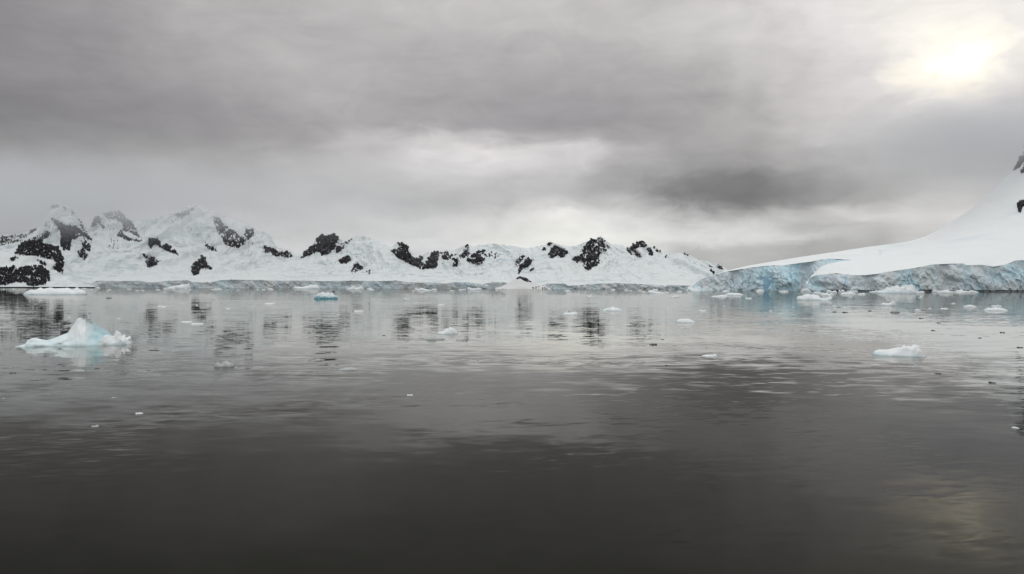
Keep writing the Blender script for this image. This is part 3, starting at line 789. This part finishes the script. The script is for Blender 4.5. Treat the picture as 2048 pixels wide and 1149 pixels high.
# the pinnacled iceberg on the left
def iceberg():
    px0, px1, wl = 26.0, 258.0, 693.0
    X, Y = place((px0 + px1) / 2 + 7, wl)
    s = Y / F_PX
    root = bpy.data.objects.new('iceberg', None); C.objects.link(root)
    root.location = (X * (1 + 1.4 / Y), Y + 1.4, 0); root.rotation_euler = (0, 0, -math.atan2(X, Y))
    tag(root, 'pale blue iceberg with a tall pinnacle and jagged right end, afloat at left', 'iceberg')
    cpx = (px0 + px1) / 2
    s = s * (Y + 1.4) / Y
    sx = s * Y / math.hypot(X, Y)
    def ridge(pts, n_u, n_v, half, conv, mat, seed, yoff=0.0, name='body', bump=0.10, crease=None):
        xs = np.linspace(pts[0][0], pts[-1][0], n_u)
        Hh = (wl - curve(pts, xs)) * s
        Hh = np.maximum(Hh, 0.02)
        v = np.linspace(-1, 1, n_v)
        hw = curve(half, xs) * s
        U, V = np.meshgrid(xs, v, indexing='ij')
        cv = curve(conv, xs)[:, None]
        cross = 1 - np.abs(V) ** cv
        Z = Hh[:, None] * cross
        Yy = V * hw[:, None] + yoff
        fade = np.clip(cross * 3, 0, 1)
        nz = fbm(U / 26.0, V * 1.6, 4, seed)
        Yy = Yy + fade * (bump * 1.6 * nz + 0.05 * gnoise(U / 6.0, V * 5, seed + 2)) * (1 - 0.4 * cross)
        Z = Z * (1 + 0.05 * (1 - cross) * fbm(U / 14.0, V * 3, 3, seed + 4))
        if crease is not None:
            Yy = Yy + crease(U, V, cross)
        Z = np.where(np.abs(V) > 0.999, -0.45, Z)
        Xx = (U - cpx) * sx
        top = np.stack([Xx, Yy, Z], -1).reshape(-1, 3)
        F = grid_faces(n_u, n_v).tolist()
        a = list(range(n_v)); b = [(n_u - 1) * n_v + j for j in range(n_v)]
        F.append(a[::-1]); F.append(b)
        F.append([i * n_v for i in range(n_u)][::-1] + [i * n_v + n_v - 1 for i in range(n_u)])
        o = obj(name, mesh_from(name, top, F, mat), root)
        return o
    main = [(27,692.6),(45,689),(50.5,682),(56,678.5),(63,677),(70,678),(77,680),(87,682.2),(101,679),(116.5,672.7),(128,669),(134,660.6),(142,650),(147,641),(151,639),(154.6,638.2),(161,639.7),(163.5,636.8),(165,636.2),(166.6,643),(174,647),(182.5,650),(190,655),(198,660.6),(208,667),(217,675),(224,684),(228,692)]
    def crease(U, V, cross):
        g = np.exp(-((U - (168 + 8 * (1 - cross))) / 9.0) ** 2) * (V < 0)
        hol = np.exp(-((U - 190) / 14.0) ** 2) * (V < 0)
        return 0.55 * g * cross ** 0.5 * (1 - cross * 0.5) + 0.75 * hol * (1 - cross) * cross ** 0.3
    ridge(main, 150, 41, [(27,8),(60,22),(90,20),(120,32),(150,46),(170,48),(200,36),(228,14)], [(27,1.6),(63,2.4),(90,1.7),(130,1.2),(155,1.05),(180,0.85),(228,1.1)], M_PINN, 3, 0.0, 'pinnacle', 0.14, crease)
    crest = [(186,692),(192,684),(200,676),(205,673),(214,675.5),(221,676),(224.5,668),(227,664),(231,667),(235,670),(238,676.5),(240.5,675),(243.4,673),(247,680),(251,678.5),(255,676.5),(257.4,680),(258.6,691)]
    ridge(crest, 80, 25, [(186,6),(205,16),(230,20),(250,16),(258.6,7)], [(186,2),(225,1.6),(258.6,2.0)], M_FLOE, 9, -1.05, 'jagged_crest', 0.10)
    return root
iceberg()

# individual floes: left, right, waterline, top (image pixels of the photograph)
P1 = [(0,.1),(.06,.5),(.16,.75),(.26,.95),(.34,.75),(.42,1.0),(.52,.8),(.6,.85),(.68,.9),(.78,.62),(.84,1.05),(.88,.8),(.95,.55),(1,.1)]
floe('ice_floe', 47, 176, 589.5, 576, M_FLOE, 'long white floe with low humps below the dark headland', profile=P1, depth=0.35, seed=12, n_u=60)
floe('ice_floe', 628, 676, 598, 585, M_TEAL, 'white floe with a deep teal blue underside, left of centre', profile=[(0,.2),(.15,.75),(.3,1),(.5,.9),(.75,.8),(.9,.5),(1,.2)], depth=0.5, seed=21)
floe('ice_floe', 644, 676, 587.2, 583.5, M_GREY, 'low dirty floe just behind the teal floe', depth=0.3, seed=22)
lump = floe('dark_lump', 663.5, 671, 587.0, 582.0, M_LUMP, 'small dark brown lump on the low floe behind the teal floe', 'lump', seed=25, depth=0.7, n_u=14, n_v=9)
floe('ice_floe', 874, 916, 668.5, 656, M_FLOE, 'bright white humped floe near the middle of the bay', profile=[(0,.2),(.12,.35),(.3,.5),(.45,.9),(.62,1),(.8,.95),(.9,.6),(1,.2)], depth=0.55, seed=31)
floe('ice_floe', 843, 890, 680, 672.5, M_GREY, 'low grey half-sunken floe before the white humped floe', profile=[(0,.2),(.2,.3),(.35,.9),(.55,1),(.65,.4),(.85,.45),(1,.2)], depth=0.5, seed=33)
floe('ice_floe', 1744, 1852, 712.5, 691, M_FLOE, 'white floe tapering to the left with a knobbly crest, at right', profile=[(0,.25),(.06,.42),(.2,.45),(.35,.55),(.5,.7),(.58,.95),(.66,1),(.72,.88),(.8,1),(.88,.95),(.92,.6),(.96,.2),(1,.08)], depth=0.45, seed=41, n_u=60, n_v=20)
floe('ice_floe', 1204, 1246, 622, 614.8, M_FLOE, 'smooth pale blue dome-shaped floe right of centre', profile=[(0,.15),(.3,.8),(.45,1),(.65,.85),(1,.15)], depth=0.5, seed=43)
floe('ice_floe', 1124, 1157, 630.5, 624, M_FLOE, 'small two-humped white floe left of the dome floe', profile=[(0,.2),(.2,.8),(.45,.6),(.7,.9),(.9,.95),(1,.3)], depth=0.45, seed=45)
floe('ice_floe', 1352, 1391, 645.5, 638, M_FLOE, 'flat pale floe with a bluish face, right of the dome floe', profile=[(0,.3),(.15,.8),(.5,1),(.75,.8),(1,.2)], depth=0.45, seed=47)
floe('ice_floe', 1403, 1435, 713.5, 708.5, M_FLOE, 'thin slanted white floe in mid water right of centre', profile=[(0,.3),(.3,.7),(.7,.9),(.9,1),(1,.3)], depth=0.4, seed=49)
floe('ice_floe', 1592, 1664, 600.5, 589.5, M_FLOE, 'white floe with a low tail to the right before the cliff', profile=[(0,.5),(.12,.7),(.28,1),(.5,.95),(.62,.75),(.7,.35),(.85,.3),(.93,.55),(.98,.7),(1,.3)], depth=0.4, seed=51, n_u=50)
floe('ice_floe', 1640, 1668, 592, 585.5, M_FLOE, 'small greenish white floe behind the tailed floe', depth=0.4, seed=53)
floe('ice_floe', 1680, 1712, 589.5, 584, M_FLOE, 'low white floe drifting under the cliff right of the tailed floe', depth=0.4, seed=54)
floe('ice_floe', 1713, 1732, 589.5, 586, M_FLOE, 'little white floe between the cliff and the cat-backed floe', depth=0.4, seed=55)
floe('ice_floe', 1761, 1792, 611.5, 602.5, M_FLOE, 'white cat-backed floe raised at its right end, off the cliff', profile=[(0,.3),(.15,.6),(.5,.5),(.75,.95),(.92,1),(1,.3)], depth=0.45, seed=57)
floe('ice_floe', 1966, 2016, 621.5, 615.5, M_FLOE, 'long flat white floe near the right edge', profile=[(0,.2),(.2,.7),(.5,.95),(.8,.7),(1,.15)], depth=0.35, seed=59)
floe('ice_floe', 1925, 1954, 614, 610.3, M_FLOE, 'thin white floe left of the long flat floe', depth=0.35, seed=60)
floe('ice_floe', 1982, 2004, 613.5, 609.5, M_FLOE, 'pale little floe just behind the long flat floe', depth=0.35, seed=61)
floe('ice_floe', 428, 470, 734.5, 723, M_GREY, 'half-melted grey glassy floe with a dark left knob', profile=[(0,.25),(.1,.7),(.2,.8),(.3,.5),(.5,.95),(.65,1),(.8,.6),(.9,.5),(1,.15)], depth=0.6, seed=63)
floe('ice_floe', 676, 720, 740.5, 735.5, M_GREY, 'flat faint grey floe in the near water left of centre', profile=[(0,.15),(.3,.8),(.5,1),(.7,.85),(1,.15)], depth=0.5, seed=65)
floe('ice_floe', 1295, 1331, 587, 581, M_FLOE, 'white floe with a dark left end before the far glacier', profile=[(0,.7),(.12,1),(.3,.8),(.5,.5),(1,.15)], depth=0.4, seed=67)
floe('ice_floe', 1340, 1359, 595, 591, M_FLOE, 'small aqua floe left of the ice shoulder', depth=0.4, seed=68)
floe('ice_floe', 1421, 1456, 594, 590.5, M_FLOE, 'flat thin white floe off the tip of the ice shoulder', depth=0.35, seed=69)
floe('ice_floe', 1447, 1487, 591, 586, M_FLOE, 'white floe close under the blue cave of the shoulder cliff', depth=0.35, seed=70)
floe('ice_floe', 1490, 1504, 597.5, 595.3, M_FLOE, 'tiny white floe off the middle of the shoulder cliff', depth=0.4, seed=71)
floe('ice_floe', 528, 551, 608.8, 605.6, M_FLOE, 'flat white floe left of the teal floe', depth=0.4, seed=72)
floe('ice_floe', 707, 728, 624.5, 621, M_FLOE, 'thin white floe right of and below the teal floe', depth=0.4, seed=73)
floe('ice_floe', 314, 334, 614.5, 611.5, M_FLOE, 'thin white floe above and right of the iceberg', depth=0.4, seed=74)
floe('ice_floe', 361, 385, 645, 642.3, M_FLOE, 'left of two faint flat floes right of the iceberg', depth=0.4, seed=75)
floe('ice_floe', 381, 408, 649, 646, M_FLOE, 'right of two faint flat floes right of the iceberg', depth=0.4, seed=76)
floe('ice_floe', 874, 890, 611.5, 608.5, M_FLOE, 'small white floe above the humped floe', depth=0.4, seed=77)
floe('ice_floe', 1172, 1186, 593.5, 591.0, M_FLOE, 'small white floe far out between the dome floe and the glacier', depth=0.4, seed=78)
floe('ice_floe', 1396, 1414, 623, 619.8, M_FLOE, 'small white floe above and right of the flat pale floe', depth=0.4, seed=79)
floe('ice_floe', 270, 287, 828.5, 824, M_FLOE, 'small bright white chunk in the dark near water at left', 'ice chunk', depth=0.5, seed=80)
floe('ice_floe', 182, 199, 854.5, 849.5, M_GREY, 'small dull grey chunk left of the bright near chunk', 'ice chunk', depth=0.5, seed=81)
floe('ice_floe', 222, 234, 796, 793.5, M_GREY, 'tiny grey chunk above the bright near chunk', 'ice chunk', depth=0.5, seed=82)
floe('ice_floe', 0, 11, 798, 795.5, M_GREY, 'tiny grey chunk at the left edge of the frame', 'ice chunk', depth=0.5, seed=83)
floe('ice_floe', 812, 826, 791.5, 788, M_FLOE, 'tiny white chunk beside a dark speck in the middle water', 'ice chunk', depth=0.5, seed=84)
floe('ice_floe', 2022, 2040, 857, 853, M_FLOE, 'thin white chunk at the right edge in the near water', 'ice chunk', depth=0.4, seed=85)
floe('ice_floe', 1829, 1842, 622, 618.5, M_FLOE, 'tiny white floe below the cat-backed floe', depth=0.4, seed=86)
floe('ice_floe', 1880, 1896, 618, 616, M_FLOE, 'thin white sliver left of the long flat floe', depth=0.4, seed=87)
floe('ice_floe', 1836, 1846, 595.5, 592.5, M_FLOE, 'tiny white floe under the small berg at the cliff', depth=0.4, seed=88)
floe('ice_floe', 1806, 1820, 734.5, 731.5, M_GREY, 'tiny pale chunk below the white knobbly floe', 'ice chunk', depth=0.4, seed=89)

# berg leaning against the hill cliff
bg1 = floe('small_iceberg', 1752, 1834, 587, 571, M_BERG, 'small spiky pale blue berg at the foot of the hill cliff', 'iceberg', profile=[(0,.15),(.1,.3),(.25,.6),(.4,.78),(.55,.82),(.68,.8),(.72,1.0),(.76,.75),(.82,.95),(.92,.85),(.97,.45),(1,.1)], depth=0.4, seed=91, n_u=70, n_v=20, rough=0.4)
floe('small_iceberg', 332, 382, 577.6, 568, M_FLOE, 'pale floating ice ridge under the far cliff at left', 'iceberg', profile=[(0,.1),(.3,.5),(.55,.7),(.8,.85),(.92,1),(1,.1)], depth=0.3, seed=92)
floe('small_iceberg', 586, 640, 577.8, 569, M_FLOE, 'white ice bank against the far cliff left of the teal floe', 'iceberg', profile=[(0,.5),(.3,.35),(.55,.6),(.75,.95),(.9,.7),(1,.1)], depth=0.3, seed=93)
floe('small_iceberg', 693, 728, 579.3, 571.5, M_BERG, 'pair of aqua ice teeth under the far cliff right of the teal floe', 'iceberg', profile=[(0,.1),(.25,.5),(.4,1),(.5,.4),(.7,.5),(.85,.9),(1,.2)], depth=0.3, seed=94)
floe('small_iceberg', 832, 864, 581.5, 576, M_FLOE, 'pointed white floe under the middle of the far cliff', 'iceberg', profile=[(0,.3),(.2,.6),(.35,1),(.55,.5),(1,.2)], depth=0.3, seed=95)
floe('small_iceberg', 934, 960, 580.5, 574.5, M_FLOE, 'white ice bank left of the snow islet', 'iceberg', depth=0.3, seed=96)

# dark clear chunks
DARK = [(2005,665,12),(1866,661,10),(1877,747,16),(1985,765,20),(1905,770,10),(1337,731,16),(808,791,6),(1085,767,8),(1708,733,8),(1937,784,7),(1842,637,10),(1878,646,10),(1325,679,9),(1349,699,7),(1413,696,7),(1331,718,6),(653,728,9),(283,668,9),(127,732,12),(25,746,16),(195,737,14),(436,679,10),(768,671,8),(2040,695,16),(1960,676,10),(1306,689,18),(1664,689,8),(1669,624,10),(1740,622,10),(1690,625,12),(660,781,8),(1518,754,8)]
def nth(k, n):
    if k == 0: return 'leftmost'
    if k == n - 1: return 'rightmost'
    j = k + 1
    return str(j) + ('th' if 10 <= j % 100 <= 20 else {1: 'st', 2: 'nd', 3: 'rd'}.get(j % 10, 'th')) + ' from the left'
for k, (x, y, w) in enumerate(sorted(DARK)):
    floe('ice_chunk', x - w / 2, x + w / 2, y + w * 0.07, y - w * 0.10, M_DARK, 'dark clear ice chunk in the open water, %s' % nth(k, len(DARK)), 'ice chunk', 'dark clear chunks scattered over the bay', depth=0.5, seed=500 + k, n_u=12, n_v=7)
# brash along the shores
def brash(n, x0, x1, yfun, wr, label, group, mats, seed):
    r = random.Random(seed)
    for k, x in enumerate(sorted(r.uniform(x0, x1) for _ in range(n))):
        y = yfun(x, r); w = r.uniform(*wr) * (1.6 if r.random() < 0.12 else 1.0)
        floe('ice_fragment', x - w / 2, x + w / 2, y, y - w * r.uniform(0.16, 0.34), r.choice(mats), label + ', ' + nth(k, n), 'ice chunk', group, depth=0.35, seed=seed * 100 + k, n_u=12, n_v=7)
wy = lambda x, r: 575.5 + 0.0026 * (x - 1024)
brash(48, 180, 1380, lambda x, r: wy(x, r) + 3.6 + abs(r.gauss(0, 2.3)), (5, 13), 'small white ice fragment adrift below the far glacier front', 'brash ice below the far glacier front', [M_FLOE], 5)
brash(30, 1390, 2050, lambda x, r: wy(x, r) + 6.6 + abs(r.gauss(0, 1.5)), (8, 24), 'white brash fragment at the foot of the near ice cliffs', 'brash ice at the foot of the near cliffs', [M_FLOE, M_BERG], 6)
brash(15, 1640, 2050, lambda x, r: 620 + r.gauss(0, 6), (5, 13), 'little ice fragment in the loose band off the hill cliff', 'loose ice band off the hill cliff', [M_FLOE, M_GREY], 7)
brash(26, 40, 1600, lambda x, r: r.uniform(590, 640), (4, 9), 'faint little ice fragment in the middle distance', 'ice fragments in the middle distance', [M_FLOE, M_GREY], 8)
brash(14, -20, 320, lambda x, r: wy(x, r) + 5.5 + abs(r.gauss(0, 2.5)), (4, 9), 'tiny white fragment off the dark headland', 'fragments off the headland', [M_FLOE], 9)

# ------------------------------------------------------------------ air
def volume_mat(name, density, colour, node=None, aniso=0.0):
    m = bpy.data.materials.new(name)
    m.use_nodes = True
    n = NT(m.node_tree)
    n.t.nodes.clear()
    out = n.node('ShaderNodeOutputMaterial')
    v = n.node('ShaderNodeVolumePrincipled')
    v.inputs['Color'].default_value = colour
    v.inputs['Density'].default_value = density
    v.inputs['Anisotropy'].default_value = aniso
    if node:
        n.link(node(n), v.inputs['Density'])
    n.link(v.outputs[0], out.inputs['Volume'])
    return m
def box_mesh(name, lo, hi, mat):
    x0, y0, z0 = lo; x1, y1, z1 = hi
    v = [(x0,y0,z0),(x1,y0,z0),(x1,y1,z0),(x0,y1,z0),(x0,y0,z1),(x1,y0,z1),(x1,y1,z1),(x0,y1,z1)]
    f = [[0,3,2,1],[4,5,6,7],[0,1,5,4],[1,2,6,5],[2,3,7,6],[3,0,4,7]]
    return mesh_from(name, v, f, mat, False)
HAZE = 1.1e-5
if HAZE:
    tag(obj('haze', box_mesh('haze', (-9100, -3100, -4), (9100, 9100, 620), volume_mat('haze_air', HAZE, (0.93, 0.96, 1.0, 1)))), 'thin pale air over the whole bay', kind='stuff')

# cloud clinging to the summits: thickens upward, thins out to nothing at its sides
def mist(name, label, lo, hi, z_lo, z_hi, peak):
    def dens(n):
        g = n.node('ShaderNodeNewGeometry')
        x, y, z = n.xyz(g.outputs['Position'])
        up = n.math('POWER', n.maprange(z, z_lo, z_hi, 0, 1), 1.7)
        side = n.math('MULTIPLY', n.maprange(x, lo[0], lo[0] + 0.25 * (hi[0] - lo[0]), 0, 1, 'SMOOTHSTEP'), n.maprange(x, hi[0] - 0.45 * (hi[0] - lo[0]), hi[0], 1, 0, 'SMOOTHSTEP'))
        cap = n.maprange(z, hi[2] - 0.25 * (hi[2] - lo[2]), hi[2], 1, 0, 'SMOOTHSTEP')
        nz = n.maprange(n.noise(g.outputs['Position'], 0.006, 3, 0.55).outputs[0], 0.3, 0.7, 0.45, 1.5)
        return n.math('MULTIPLY', n.math('MULTIPLY', n.math('MULTIPLY', up, side), n.math('MULTIPLY', cap, nz)), peak)
    m = volume_mat(name, 0.0, (0.86, 0.87, 0.89, 1), dens)
    tag(obj(name, box_mesh(name, lo, hi, m)), label, kind='stuff')
mist('summit_cloud', 'thin low cloud hiding the tops of the left-hand peaks', (-5600, 2350, 130), (200, 3600, 500), 150, 400, 0.0028)
mist('hilltop_cloud', 'thin low cloud brushing the top of the right-hand hill', (650, 1330, 150), (2300, 1950, 430), 170, 330, 0.0045)
